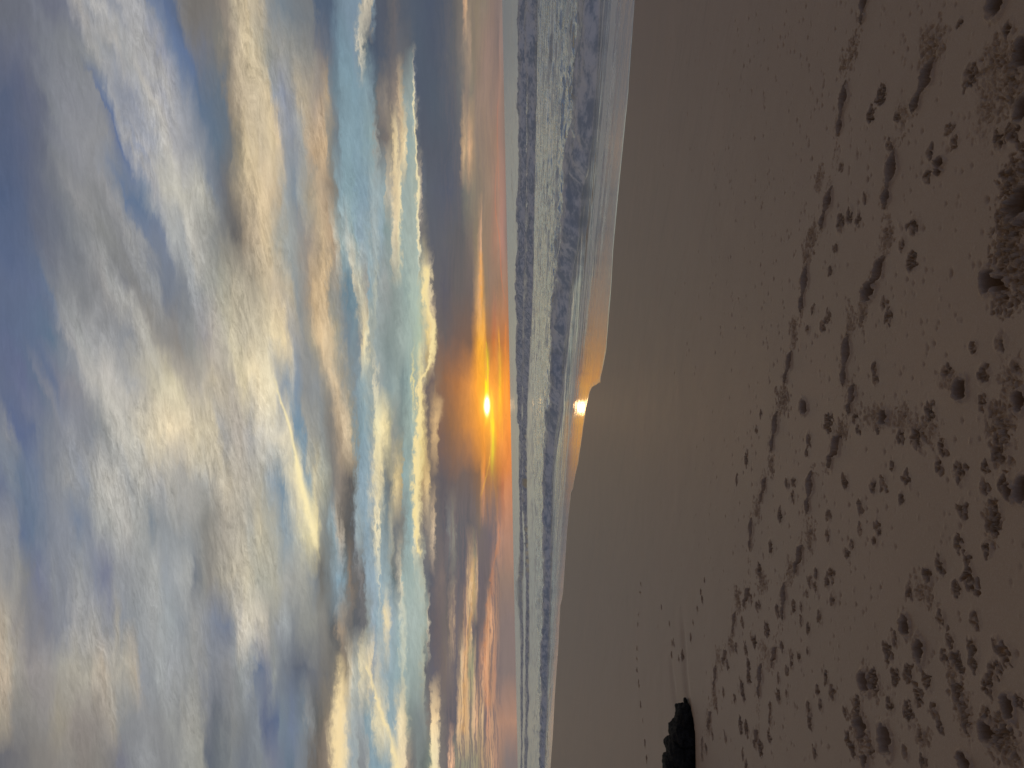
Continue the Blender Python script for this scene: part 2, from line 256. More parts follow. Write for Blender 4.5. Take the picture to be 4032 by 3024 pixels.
# texture of the cloud: lighter and darker filaments
filv = T.xyz((SX - SY * 0.24 + wc * 90.0) / 17.0, SY / 105.0)
fil = T.noise(filv, 1.0, 8.0, 0.70, 0.6, '2D') - 0.5
lumn = nt.nodes.new('ShaderNodeRGBToBW'); nt.links.new(col, lumn.inputs[0])
lum = T.sstep(E(T, lumn.outputs[0]), 0.16, 0.40)
patch = T.sstep(T.noise(T.xyz(SX / 260.0, SY / 420.0, 3.0), 1.0, 3.0, 0.5), 0.35, 0.62)
fib = T.noise(T.xyz((SX - SY * 0.20 + wb * 70.0 + fil * 10.0) / 6.5, SY / 62.0, 5.0), 1.0, 5.0, 0.7, 0.3) - 0.5
gain = 1.0 + fib * (0.75 - 0.5 * low) * lum * (0.3 + 0.7 * patch) + fil * (1.12 - 0.80 * low) * (0.22 + 0.78 * lum) * (0.35 + 0.65 * patch) + fine * (0.16 + 0.26 * lum)
gn = nt.nodes.new('ShaderNodeVectorMath'); gn.operation = 'SCALE'
nt.links.new(col, gn.inputs[0]); nt.links.new(gain.s, gn.inputs['Scale'])
hs = nt.nodes.new('ShaderNodeHueSaturation'); nt.links.new(gn.outputs[0], hs.inputs['Color'])
nt.links.new((0.86 + 0.14 * low * T.rng(T.math('ABSOLUTE', SY - 1600.0), 250.0, 520.0, 1.0, -0.6)).s, hs.inputs['Saturation'])
col = hs.outputs[0]

strata = T.noise(T.xyz((SX + wa * 50.0) / 7.5, (SY + wb * 100.0) / 230.0), 1.0, 4.0, 0.6, 0.2, '2D')
brk = T.sstep(SX, 1820.0, 1860.0)
def ribbon(col, pts, colour, amp=1.0, wob=3.0, hard=2.0, mode='MIX'):
    """a thin streak of cloud: pts = (SY, SX, half width, strength)"""
    ys = [p[0] for p in pts]; y0, y1 = min(ys) - 1, max(ys) + 1
    xs = [p[1] for p in pts]; a, b = min(xs) - 5, max(xs) + 5
    cx = T.curve(SY, [(p[0], p[1]) for p in pts], y0, y1, a, b)
    cw = T.curve(SY, [(p[0], p[2]) for p in pts], y0, y1, 0.0, max(p[2] for p in pts) + 1)
    ci = T.curve(SY, [(p[0], p[3]) for p in pts], y0, y1, 0.0, 1.0)
    inside = T.rng(SY, y0, y0 + 25) * T.rng(SY, y1, y1 - 25)
    d = T.math('ABSOLUTE', (SX + puff * (wob * 3) + fine * wob - cx) / cw)
    g = T.math('POWER', 2.718, -1.0 * T.math('POWER', d, hard)) * ci * inside * amp
    g = g * (1.0 + puff * 1.4) * (1.0 + (strata - 0.5) * 2.4 * brk)
    return T.mix(g, col, lin(colour), mode)
RIB = [
 # gilded cloud slit left and right of the sun
 ([(980, 1893, 5, .6), (1100, 1896, 9, .8), (1250, 1902, 9, .8), (1400, 1911, 7, .9), (1500, 1919, 5, 1), (1570, 1922, 4, 1)], "f0a648", .7, 5.0),
 ([(1330, 1913, 1.0, .5), (1450, 1920, 1.6, .9), (1560, 1921, 4, 1)], "ffe030", .9, 2.0),
 ([(1630, 1926, 3, .9), (1690, 1938, 4, .9), (1760, 1936, 3, .7), (1850, 1920, 3, .5), (1960, 1893, 5, .3)], "f6b848", .75, 5.0),
 ([(1640, 1932, 3, 1), (1700, 1940, 4, 1)], "ffe834", .8, 2.0),
 ([(1280, 1962, 3, .7), (1400, 1968, 3, .9), (1550, 1975, 2.5, 1), (1750, 1979, 2, .6)], "ffb03c", .5, 2.0),
 ([(1260, 1992, 2, .5), (1400, 1990, 4, .9), (1600, 1987, 2, .8), (1700, 1985, 2, .4)], "f08c44", .5, 2.0),
 ([(640, 1957, 2, .5), (800, 1950, 2, .7), (950, 1968, 2, .9), (1080, 1974, 2, .8), (1200, 1992, 2, .6)], "e87c4c", .3, 1.0),
 ([(380, 1966, 3, .3), (480, 1958, 2, .8), (640, 1961, 3, .8), (760, 1965, 2, .5)], "d87c5c", .25, 1.0),
 # bright upper rim of the dark bank
 ([(300, 1627, 2, .4), (420, 1630, 3, .8), (560, 1637, 3, .9), (650, 1640, 4, 1), (745, 1648, 5, 1), (790, 1645, 4, 1), (900, 1645, 4, 1), (1000, 1658, 5, 1)], "efe0b4", 1.0, 7.0),
 ([(1040, 1680, 12, .8), (1090, 1682, 14, 1), (1160, 1673, 9, .9), (1240, 1697, 8, .9), (1330, 1706, 12, 1), (1440, 1690, 8, .9), (1560, 1648, 8, 1), (1640, 1652, 9, 1), (1720, 1644, 10, 1), (1850, 1640, 14, 1), (1960, 1636, 12, 1), (2080, 1640, 9, 1), (2200, 1660, 5, .5)], "f6e0a4", 1.0, 13.0),
 ([(1550, 1730, 9, .3), (1610, 1728, 14, .9), (1680, 1712, 10, .8)], "d8b484", .8, 10.0),
 # contrail-like edge in the high cloud
 ([(1480, 1082, 6, .2), (1560, 1100, 5, .7), (1660, 1135, 5, .9), (1760, 1158, 6, .9), (1880, 1182, 13, 1), (2000, 1210, 18, 1), (2110, 1238, 14, .8), (2170, 1250, 6, .3)], "fdecb8", .95, 3.0),
 # low cream banner at the left
 ([(2560, 1325, 12, .2), (2640, 1345, 18, .6), (2760, 1340, 22, 1), (2900, 1333, 24, 1), (3100, 1325, 24, 1)], "f6dca8", .85, 12.0),
 ([(2600, 1440, 4, .4), (2700, 1468, 7, .9), (2800, 1500, 8, 1), (2880, 1530, 10, 1), (3100, 1580, 18, 1)], "f4e0ae", .9, 9.0),
 ([(2480, 1528, 5, .3), (2440, 1520, 7, .7), (2380, 1512, 6, .4)][::-1], "f0dcb0", .9, 3.0),
 # golden gaps in the bank at the left
 ([(2180, 1866, 2, .5), (2260, 1862, 9, 1), (2330, 1866, 10, 1), (2440, 1852, 8, .9), (2560, 1838, 9, .8), (2700, 1832, 12, 1), (2900, 1826, 12, .9)], "dda864", .4, 9.0),
 ([(2060, 1965, 2, .6), (2140, 1962, 4, .9), (2260, 1938, 5, .7), (2420, 1922, 9, .9), (2600, 1915, 12, .9), (2800, 1925, 12, .6)], "d98a52", .35, 9.0),
]
away = T.sstep(T.math('ABSOLUTE', SY - 1600.0), 230.0, 480.0)
sf = T.sstep(strata, 0.46, 0.60) * T.sstep(SX, 1690.0, 1800.0) * T.rng(SX, 1990.0, 1950.0) * away * T.rng(SY, 1300.0, 1900.0, 0.18, 0.7)
col = T.mix(sf, col, lin('74696a'))
for r in RIB: col = ribbon(col, *r)

# the sun burning through its slit
ex = (SX - SUN_XY[0] + fine * 6.0); ey = SY - SUN_XY[1]
def blob(rx, ry, p):
    d = T.math('SQRT', T.math('POWER', T.math('ABSOLUTE', ex / rx), 2.0) + T.math('POWER', T.math('ABSOLUTE', ey / ry), 2.0))
    return T.math('POWER', 2.718, -1.0 * T.math('POWER', d, p))
front = T.sstep(dy, 0.15, 0.5)
def addc(col, fac, rgb):
    n = nt.nodes.new('ShaderNodeVectorMath'); n.operation = 'SCALE'
    n.inputs[0].default_value = rgb; nt.links.new((fac * front).s, n.inputs['Scale'])
    a = nt.nodes.new('ShaderNodeVectorMath'); a.operation = 'ADD'
    nt.links.new(col, a.inputs[0]); nt.links.new(n.outputs[0], a.inputs[1])
    return a.outputs[0]
col = addc(col, blob(8.0, 27.0, 2.4), (6.0, 5.2, 3.2))
col = addc(col, blob(15.0, 40.0, 1.3), (1.1, 0.52, 0.05))
col = addc(col, blob(90.0, 120.0, 1.2), (0.18, 0.08, 0.005))

over = T.mix(T.sstep(patch + fil, 0.2, 0.9), lin('6c6052'), lin('8a7a66'))
zen = T.sstep(dz, 0.60, 0.86)
# behind the viewer: the clear, dim eastern sky from the Sky Texture
sky = nt.nodes.new('ShaderNodeTexSky'); sky.sky_type = 'NISHITA'; sky.sun_disc = False
sky.sun_elevation = max(sun_el, 0.02); sky.sun_rotation = sun_az
sk = nt.nodes.new('ShaderNodeVectorMath'); sk.operation = 'SCALE'
nt.links.new(sky.outputs[0], sk.inputs[0]); sk.inputs['Scale'].default_value = 0.10
back = T.mix(0.3, T.mix(T.sstep(dz, 0.22, 0.75), lin("6d80ac"), lin("363e4c")), sk.outputs[0])
col = T.mix(T.sstep(dy, 0.42, 0.02), col, back)
col = T.mix(zen, col, over)
bg = nt.nodes.new('ShaderNodeBackground'); nt.links.new(col, bg.inputs[0]); bg.inputs[1].default_value = 1.0
wo = nt.nodes.new('ShaderNodeOutputWorld'); nt.links.new(bg.outputs[0], wo.inputs[0])
world.cycles.sampling_method = 'MANUAL'; world.cycles.sample_map_resolution = 1024

# veiled sun
sl = bpy.data.lights.new("sun", 'SUN'); sl.energy = 0.005; sl.angle = math.radians(1.0); sl.color = (1.0, 0.62, 0.28)
so = bpy.data.objects.new("sun", sl); C.objects.link(so)
so.rotation_euler = sd.to_track_quat('Z', 'Y').to_euler()

scene.view_settings.view_transform = 'Standard'; scene.view_settings.look = 'None'
scene.view_settings.exposure = 0.0; scene.view_settings.gamma = 1.0

# ------------------------------------------------------------------ tagging
def tag(o, label=None, cat=None, group=None, kind=None):
    if label: o["label"] = label
    if cat: o["category"] = cat
    if group: o["group"] = group
    if kind: o["kind"] = kind
    return o

def new_mat(name):
    m = bpy.data.materials.new(name); m.use_nodes = True
    m.node_tree.nodes.clear(); t = Tree(m.node_tree)
    out = t.N.new('ShaderNodeOutputMaterial'); b = t.N.new('ShaderNodeBsdfPrincipled')
    t.L.new(b.outputs[0], out.inputs[0])
    return m, t, b
def pos(t):
    g = t.N.new('ShaderNodeNewGeometry'); s = t.N.new('ShaderNodeSeparateXYZ'); t.L.new(g.outputs['Position'], s.inputs[0])
    return g.outputs['Position'], [E(t, s.outputs[i]) for i in range(3)]
def attr(t, name):
    a = t.N.new('ShaderNodeAttribute'); a.attribute_name = name
    return E(t, a.outputs['Fac'])

# ------------------------------------------------------------------ sand material
sand_m, t, b = new_mat("wet_sand")
P, (px, py, pz) = pos(t)
qq = 13.35 - (NX * px + NY * py); tt = NY * -1.0 * px + NX * py
band = t.noise(t.xyz(qq * 1.7, tt * 0.09), 1.0, 5.0, 0.6, 0.0, '2D')
blot = t.noise(P, 1.3, 4.0, 0.6)
grain = t.noise(P, 420.0, 3.0, 0.8)
grain2 = t.noise(P, 95.0, 5.0, 0.8)
c = t.mix(t.rng(band, 0.3, 0.7), (0.440, 0.300, 0.208, 1), (0.495, 0.345, 0.245, 1))
c = t.mix(t.rng(blot, 0.35, 0.7, 0.0, 0.6), c, (0.425, 0.300, 0.205, 1))
c = t.mix(t.rng(grain, 0.35, 0.68, 0.0, 0.62), c, (0.215, 0.152, 0.108, 1))
c = t.mix(t.rng(grain2, 0.50, 0.72, 0.0, 0.55), c, (0.46, 0.36, 0.28, 1))
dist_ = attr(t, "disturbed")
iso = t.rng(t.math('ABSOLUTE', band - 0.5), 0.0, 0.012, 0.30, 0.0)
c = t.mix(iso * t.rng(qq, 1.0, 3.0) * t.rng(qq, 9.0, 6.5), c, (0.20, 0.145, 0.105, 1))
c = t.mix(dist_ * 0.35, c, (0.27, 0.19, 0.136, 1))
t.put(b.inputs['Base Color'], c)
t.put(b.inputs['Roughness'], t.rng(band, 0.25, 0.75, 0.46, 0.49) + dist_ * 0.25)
b.inputs['IOR'].default_value = 1.46
bump = t.N.new('ShaderNodeBump'); bump.inputs['Strength'].default_value = 0.9; bump.inputs['Distance'].default_value = 0.004
rip = t.noise(t.xyz(qq * 14.0, tt * 1.4, 0.0), 1.0, 4.0, 0.6, 0.0, '2D')
t.put(bump.inputs['Height'], grain2 * 0.55 + grain * 0.2 + rip * 0.14)
t.L.new(bump.outputs[0], b.inputs['Normal'])

# ------------------------------------------------------------------ prints read off the photograph (heel / toe, photo pixels)
SHOES = """3412 -30 3398 92|3335 323 3306 530|3684 232 3598 440|3526 592 3487 817|3282 738 3236 904|3181 1044 3157 1227
3123 1386 3092 1512|3482 1013 3418 1165|3342 1320 3323 1516|3366 1515 3343 1630|3064 1625 3041 1778|3020 1884 2997 1976
2964 2042 2955 2168|3309 1716 3260 1838|3197 1858 3179 2020|3161 2152 3128 2255|2950 2320 2927 2388|2896 2413 2885 2505
3090 2299 3080 2440|2861 2565 2846 2612|2822 2623 2812 2718|2997 2617 2987 2746|3057 2553 3036 2622|2801 2805 2787 2868
2768 2903 2766 2998|2983 2878 2970 2942|3704 615 3695 690"""
PITS = """3933 20 60 90|4030 207 80 110|4034 424 60 90|4022 790 80 120|4003 822 70 80|3890 1107 52 96|3935 1115 44 80
3781 1530 50 80|4010 1577 52 96|3975 1940 40 60|4028 1925 60 90|3568 2465 42 76|3402 2690 36 80|3486 2905 48 112|3390 2860 50 90
3409 2996 26 60|3481 1641 34 56|3166 1602 28 60|3885 2880 50 84|3622 2560 38 104|3808 3000 50 60|3978 2777 50 90|3420 1150 44 70"""
PAWS = """3436 453 70|3477 376 80|3540 451 52|3827 294 100|3745 511 56|3762 560 64|3663 603 52|3656 694 64|3506 569 56|3412 776 48
3943 545 96|3996 516 96|3788 89 20|3316 656 40|3972 685 70|3316 878 84|3350 851 68|3383 870 54|3297 981 42|3275 1068 50
3205 1220 36|3186 1300 42|3241 1285 58|3263 1247 56|3603 890 86|3557 960 62|3591 1034 84|3482 1198 60|3501 1247 64|3938 1348 74
3834 1367 56|3723 1468 74|3873 1473 84|3446 1449 56|3448 1493 50|3993 1444 60|3976 116 70|3368 1648 36|3381 1689 48
3266 1669 84|3187 1730 60|3179 1787 38|3455 1679 46|3542 1725 54|3609 1725 84|3663 1628 96|3709 1766 66|3693 1838 52|3778 1858 94
3780 1541 64|3867 1577 58|3939 1787 110|3883 1838 60|3875 1925 64|3949 1909 70|3788 2012 70|3918 2007 90|3911 2078 70|3775 2140 70
3885 2160 66|3806 2201 58|3816 2257 74|3701 2227 70|3652 2268 64|3570 1884 58|3550 1961 48|3514 1833 44|3478 1904 60|3437 1915 60
3330 1899 66|3389 1996 60|3386 2089 50|3458 2078 56|3445 2130 46|3353 2145 52|3335 2181 52|3263 2027 52|3261 2109 50|3102 1904 44
3128 1899 44|3125 1956 40|3074 2032 60|3036 2155 60|2992 2242 50|2944 1807 56|2905 1889 36|2984 1694 30|3000 1628 32|3059 1536 30
3215 2257 42|3274 2257 56|3258 2283 46|3189 2288 40|3190 2297 40|3178 2334 36|3213 2315 40|3216 2264 36|3258 2301 40|3279 2357 60
3227 2425 56|3155 2385 42|3155 2441 40|3127 2390 50|3183 2479 46|3060 2404 56|3020 2479 66|2980 2385 40|2992 2383 40|2959 2357 38
2957 2500 38|2971 2525 56|2936 2558 48|2899 2549 44|2868 2623 44|2948 2620 60|2950 2665 60|2924 2451 40|2922 2706 70|2930 2745 50|2894 2754 42
2850 2726 36|2824 2791 36|2805 2889 36|2782 2950 48|2857 2908 46|2917 2856 64|2940 2870 60|3034 2782 44|3034 2842 44|3029 2903 44
2996 2950 60|2926 2973 40|3066 2674 42|3066 2740 66|3097 2730 40|3097 2637 42|3115 2576 46|3118 2618 40|3146 2586 46|3181 2562 36
3080 2548 50|3253 2670 48|3276 2730 60|3218 2721 50|3230 2777 50|3183 2786 60|3190 2842 64|3211 2964 50|3328 2800 50|3342 2912 56
3363 2954 60|2940 3015 50|3584 2325 64|3526 2518 60|3496 2563 80|3708 2432 64|3841 2437 74|3766 2320 72|3820 2292 90|3652 2264 60
3743 2525 72|3768 2600 90|3717 2586 60|3834 2550 80|3836 2610 70|3927 2535 64|3969 2577 90|3922 2637 90|3899 2698 84|3442 2679 90
3524 2660 66|3580 2651 74|3656 2684 74|3507 2772 70|3381 2777 80|3577 2800 84|3619 2744 64|3684 2791 64|3773 2740 80|3806 2819 72
3810 2860 60|3890 2810 70|4025 2763 60|3628 2894 60|3705 2861 56|3568 2964 60|3642 3001 60|3433 2950 60|3358 2945 54|3339 2908 56
3960 2850 60|3985 2900 60|3940 2920 50|2777 2285 22|2762 2329 22|2768 2362 38|2749 2399 26|2731 2450 24|2722 2511 40|2649 2530 30
2657 2538 26|2647 2577 30|2640 2455 26|2686 2581 34|2675 2595 26|2607 2390 24|2527 2301 22|2523 2334 18|2517 2418 20|2514 2452 22|2512 2553 28
2511 2595 24|2511 2633 26|2517 2698 30|2524 2773 28|2533 2838 28|2540 2927 34|2547 2992 34"""
CLODS = """4000 700 60 120 1|3985 900 70 160 1|3960 1180 60 70 .9|4020 1080 30 120 .9|3990 300 60 130 .8|3930 230 60 90 .5|3900 400 60 160 .3
3965 1000 50 90 .8|3990 1500 60 90 .4|3950 1700 45 130 .7|3920 1650 40 60 .6|3910 2060 35 80 .7|3940 2900 60 90 .7|3990 2940 50 90 .5
3740 1500 50 40 .4|3640 1700 60 60 .5|3440 1640 60 50 .4|3560 1650 40 60 .4|3390 2880 44 90 .7|3440 2690 40 60 .5|3800 2800 40 90 .6
3760 2680 40 80 .5|3640 2340 50 60 .4|3640 2900 40 40 .4|3690 180 40 80 .4|3650 170 24 60 .5|3360 200 18 60 .6|3325 250 16 50 .5|3500 930 22 70 .5
3560 440 24 60 .3|3400 1240 20 60 .5|3350 1270 20 80 .4|3200 940 16 70 .6|3180 1000 14 60 .6|3230 700 16 60 .5|3130 1300 14 60 .6
3090 1570 24 60 .7|3040 1830 12 40 .7|2985 2010 14 50 .6|3320 1690 24 40 .6|3190 2110 20 60 .6|3000 2290 20 50 .5|2905 2360 14 50 .7
2880 2540 12 40 .6|2830 2590 14 40 .6|2815 2750 10 40 .7|2790 2850 10 60 .6|3010 2560 20 50 .3|3110 2250 16 50 .5"""

def cells(x, y, k, size):
    """crumbled sand: holes parted by narrow crests; returns hole depth 0..1, the centre of each hole and its random number"""
    wx = (x + (fbm(x / size * 0.8, y / size * 0.8, k, 2) - 0.5) * size * 1.1) / size
    wy = (y + (fbm(x / size * 0.8, y / size * 0.8, k + 31, 2) - 0.5) * size * 1.1) / size
    xi = np.floor(wx).astype(np.int64); yi = np.floor(wy).astype(np.int64)
    d1 = np.full(x.shape, 9.0); d2 = np.full(x.shape, 9.0)
    cx = np.zeros(x.shape); cy = np.zeros(x.shape); rn = np.zeros(x.shape)
    for a in (-1, 0, 1):
        for b in (-1, 0, 1):
            fx = xi + a + 0.08 + 0.84 * _h(xi + a, yi + b, k); fy = yi + b + 0.08 + 0.84 * _h(xi + a, yi + b, k + 9)
            d = np.hypot(fx - wx, fy - wy)
            d2 = np.minimum(d2, np.maximum(d, d1)); m = d < d1
            d1 = np.where(m, d, d1); cx = np.where(m, fx, cx); cy = np.where(m, fy, cy)
            rn = np.where(m, _h(xi + a, yi + b, k + 21), rn)
    return smooth(0.10, 0.40, d2 - d1), cx * size, cy * size, rn

def parse(s): return [tuple(float(v) for v in r.split()) for r in s.replace("\n", "|").split("|") if r.strip()]
def beach_height(x, y):
    q = q_of(x, y); tl = t_of(x, y)
    z = SLOPE * np.minimum(q, 30.0)
    z = z + (fbm(q * 0.35, tl * 0.03, 3, 3) - 0.5) * 0.030 * smooth(0.5, 4.0, np.abs(q))    # faint swash ridges
    z = z + (fbm(x * 2.2, y * 2.2, 9, 3) - 0.5) * 0.008 * smooth(1.0, 4.0, q)
    return z

class Patch:
    def __init__(s, us, ys):
        s.us, s.ys = us, ys
        s.x = us[None, :] * ys[:, None]; s.y = np.repeat(ys[:, None], len(us), 1)
        s.z = beach_height(s.x, s.y); s.d = np.zeros_like(s.z)
    def window(s, cx, cy, r):
        r0, r1 = np.searchsorted(s.ys, [cy - r, cy + r])
        if r1 <= r0: return None
        ul, ur = (cx - r) / cy - 0.02, (cx + r) / cy + 0.02
        c0, c1 = np.searchsorted(s.us, [ul, ur])
        if c1 <= c0: return None
        sl = (slice(r0, r1), slice(c0, c1))
        return sl, s.x[sl] - cx, s.y[sl] - cy

def shoe(pt, x1, y1, x2, y2, k):
    (ax, ay), (bx, by) = on_sand(x1, y1), on_sand(x2, y2)
    L = math.hypot(bx - ax, by - ay); cx, cy = (ax + bx) / 2, (ay + by) / 2
    w = pt.window(cx, cy, L * 0.75 + 0.08)
    if not w: return
    sl, dx, dy = w; ex, ey = (bx - ax) / L, (by - ay) / L
    a = (dx * ex + dy * ey) / L + 0.5; bb = dx * -ey + dy * ex
    sc = min(max(L / 0.27, 0.75), 1.25)
    n = (fbm(pt.x[sl] * 70, pt.y[sl] * 70, k, 3) - 0.5); n2 = (fbm(pt.x[sl] * 25, pt.y[sl] * 25, k + 5, 2) - 0.5)
    hw = 0.047 * sc * np.exp(-((a - 0.30) / 0.25) ** 2) + 0.035 * sc * np.exp(-((a - 0.85) / 0.15) ** 2) + 0.005
    endcap = np.sqrt(np.clip(1 - ((a - 0.5) / 0.53) ** 2, 0, 1)) ** 0.5
    hw = np.maximum(hw * endcap, 1e-4)
    r = np.abs(bb) / hw + n * 0.35 + n2 * 0.22 + 6 * np.clip(np.abs(a - 0.5) - 0.52, 0, 1)
    inside = 1 - smooth(0.86, 1.04, r)
    depth = 0.016 * np.exp(-((a - 0.22) / 0.26) ** 2) + 0.022 * np.exp(-((a - 0.90) / 0.17) ** 2) + 0.014
    lug = (fbm(a * 9.0, bb * 40, k + 2, 2) - 0.5) * 0.008
    pt.z[sl] -= inside * (depth * sc * 2.4 + n * 0.014 + lug)
    rim = np.exp(-((r - 1.3) / 0.28) ** 2)
    pt.z[sl] += rim * (0.007 + np.clip(n, 0, 1) * 0.022)
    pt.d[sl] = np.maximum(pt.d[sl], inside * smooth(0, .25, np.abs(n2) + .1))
def pit(pt, X, Y, wx, wy, k):
    cx, cy = on_sand(X, Y); x2, y2 = on_sand(X, Y + wy / 2); x3, y3 = on_sand(X + wx / 2, Y)
    ra = abs(x2 - cx); rb = abs(y3 - cy)
    w = pt.window(cx, cy, 2.2 * max(ra, rb))
    if not w: return
    sl, dx, dy = w
    n = (fbm(pt.x[sl] * 60, pt.y[sl] * 60, k, 3) - 0.5); n2 = (fbm(pt.x[sl] * 22, pt.y[sl] * 22, k + 5, 3) - 0.5)
    r = np.sqrt((dx / ra) ** 2 + (dy / rb) ** 2) + n * 0.35 + n2 * 0.8
    ins = 1 - smooth(0.62, 1.02, r)
    pt.z[sl] -= ins * (0.095 + 0.05 * n + 0.06 * n2)
    pt.z[sl] += np.exp(-((r - 1.22) / 0.2) ** 2) * (0.008 + np.clip(n, 0, 1) * 0.03)
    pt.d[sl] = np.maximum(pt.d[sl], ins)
def paw(pt, X, Y, wy, k):
    cx, cy = on_sand(X, Y); x2, y2 = on_sand(X, Y + wy / 2)
    R = min(max(abs(x2 - cx) * 0.92, 0.016), 0.07)
    w = pt.window(cx, cy, 2.0 * R)
    if not w: return
    rr = random.Random(k * 31 + 5)
    sl, dx, dy = w; th = rr.gauss(math.pi, 0.45) if rr.random() < 0.6 else rr.gauss(0, 0.45)
    cs, sn = math.cos(th), math.sin(th)
    size = max(0.026 * rr.uniform(0.8, 1.2), 0.0048 * cy)
    hole, fx, fy, rn = cells(pt.x[sl], pt.y[sl], k + 3, size)
    uc = ((fx - cx) * cs + (fy - cy) * sn) / R; vc = (-(fx - cx) * sn + (fy - cy) * cs) / R
    u = (dx * cs + dy * sn) / R; v = (-dx * sn + dy * cs) / R
    n = fbm(pt.x[sl] * 60, pt.y[sl] * 60, k, 3) - 0.5
    part = np.full(u.shape, 9.0); soft = np.full(u.shape, 9.0)
    for cu, cv, ru, rv in ((-0.30, 0.0, 0.50, 0.55), (0.18, -0.62, 0.32, 0.27), (0.62, -0.24, 0.34, 0.26), (0.62, 0.26, 0.34, 0.26), (0.18, 0.64, 0.32, 0.27)):
        cu += rr.uniform(-.08, .08); cv += rr.uniform(-.08, .08)
        part = np.minimum(part, ((uc - cu) / ru) ** 2 + ((vc - cv) / rv) ** 2)
        soft = np.minimum(soft, np.sqrt(((u - cu) / ru) ** 2 + ((v - cv) / rv) ** 2))
    deep = np.where(part < 1.1, 1.0, 0.45)
    inc = (np.hypot(uc, vc) + (rn - 0.5) * 0.7) < rr.uniform(0.85, 1.1)
    amp = (1.0 + 0.12 * max(cy - 4.0, 0.0)) * min(max(R / 0.045, 0.7), 1.3) * rr.uniform(0.75, 1.2)
    pt.z[sl] -= inc * hole * amp * (0.014 + 0.044 * deep * (0.45 + 0.55 * rn))
    pt.z[sl] -= amp * 0.007 * (1 - smooth(0.6, 1.1, soft + n * 0.6))
    rad = np.hypot(u, v)
    pt.z[sl] += (1 - smooth(0.9, 1.6, rad)) * (0.003 + n * 0.008)
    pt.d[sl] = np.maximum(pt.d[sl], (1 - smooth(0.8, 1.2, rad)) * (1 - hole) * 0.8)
def clods(pt, X, Y, wx, wy, s, k):
    cx, cy = on_sand(X, Y); x2, y2 = on_sand(X, Y + wy); x3, y3 = on_sand(X - wx, Y)
    ra = abs(x2 - cx); rb = abs(y3 - cy)
    w = pt.window(cx, cy, 1.3 * max(ra, rb))
    if not w: return
    sl, dx, dy = w
    n0 = fbm(pt.x[sl] * 9, pt.y[sl] * 9, k, 3) - 0.5
    m = 1 - smooth(0.3, 1.0, np.sqrt((dx / ra) ** 2 + (dy / rb) ** 2) + n0 * 1.2)
    for q_, (sz, dp) in enumerate(((0.025, 0.014), (0.014, 0.005))):
        hole, fx, fy, rn = cells(pt.x[sl], pt.y[sl], k + 40 * q_, max(sz, 0.0045 * cy))
        inc = (np.sqrt(((fx - cx) / ra) ** 2 + ((fy - cy) / rb) ** 2) * 0.8 + (rn - 0.5) * 1.3) < 0.55
        pt.z[sl] -= inc * hole * s * dp * 1.7 * (0.4 + rn)
    l = fbm(pt.x[sl] * 50, pt.y[sl] * 50, k + 3, 3) - 0.5
    pt.z[sl] += m * s * smooth(0.02, 0.2, l) * 0.014
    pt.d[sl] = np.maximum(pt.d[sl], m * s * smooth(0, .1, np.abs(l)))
def trail(pt, X1, Y1, X2, Y2, w, s, k):
    (ax, ay), (bx, by) = on_sand(X1, Y1), on_sand(X2, Y2)
    L = math.hypot(bx - ax, by - ay)
    if L < 0.03: return
    win = pt.window((ax + bx) / 2, (ay + by) / 2, L / 2 + w * 2)
    if not win: return
    sl = win[0]; ex, ey = (bx - ax) / L, (by - ay) / L
    hole, fx, fy, rn = cells(pt.x[sl], pt.y[sl], k, max(0.014, 0.0042 * ay))
    gx, gy = fx - ax, fy - ay
    a = gx * ex + gy * ey; c = -gx * ey + gy * ex
    side = np.minimum(np.abs(c - w * 0.55), np.abs(c + w * 0.55)) / w
    inc = (side + (rn - 0.5) * 0.9 < 0.02) & (a > -0.02) & (a < L + 0.02)
    pt.z[sl] -= inc * hole * s * 0.012 * (0.3 + rn)

def scour(pt, pts, depth, width):
    """the grooves the backwash cut beside the rocks"""
    P = [on_sand(*p) for p in pts]
    d = np.full_like(pt.z, 9.0); fade = np.ones_like(pt.z); tot = len(P) - 1
    for i in range(tot):
        (ax, ay), (bx, by) = P[i], P[i + 1]
        L2 = (bx - ax) ** 2 + (by - ay) ** 2
        k = np.clip(((pt.x - ax) * (bx - ax) + (pt.y - ay) * (by - ay)) / L2, 0, 1)
        dd = np.hypot(pt.x - ax - k * (bx - ax), pt.y - ay - k * (by - ay))
        m = dd < d; d[m] = dd[m]; fade[m] = 1 - ((i + k[m]) / tot)
    pt.z -= depth * np.exp(-(d / width) ** 2) * smooth(0, 0.35, fade)

# the part of the beach that carries the prints is finely meshed, the rest coarsely
us = np.concatenate([np.linspace(-3.0, -0.58, 60), np.arange(-0.577, 0.56, 0.00115), np.linspace(0.565, 3.0, 60)])
ys = np.concatenate([np.exp(np.arange(math.log(1.7), math.log(10.5), 0.0014)), np.exp(np.arange(math.log(10.53), math.log(75), 0.005))])
main = Patch(us, ys)
for i, r in enumerate(parse(CLODS)): clods(main, *r, 900 + i)
SH = parse(SHOES)
WALK = [[0, 1, 4, 5, 6, 10, 11, 12, 16, 17, 19, 20, 23, 24], [2, 3, 7, 8, 9, 13, 14, 15, 18, 22, 21, 25]]
for wk in WALK:
    for a_, b_ in zip(wk[:-1], wk[1:]):
        trail(main, SH[a_][2], SH[a_][3] + 6, SH[b_][0], SH[b_][1] - 6, 0.045, 0.8, 1300 + a_)
        trail(main, SH[b_][0] - 8, SH[b_][1] - 20, SH[b_][2] - 10, SH[b_][3], 0.045, 0.5, 1400 + a_)
rr = random.Random(3)
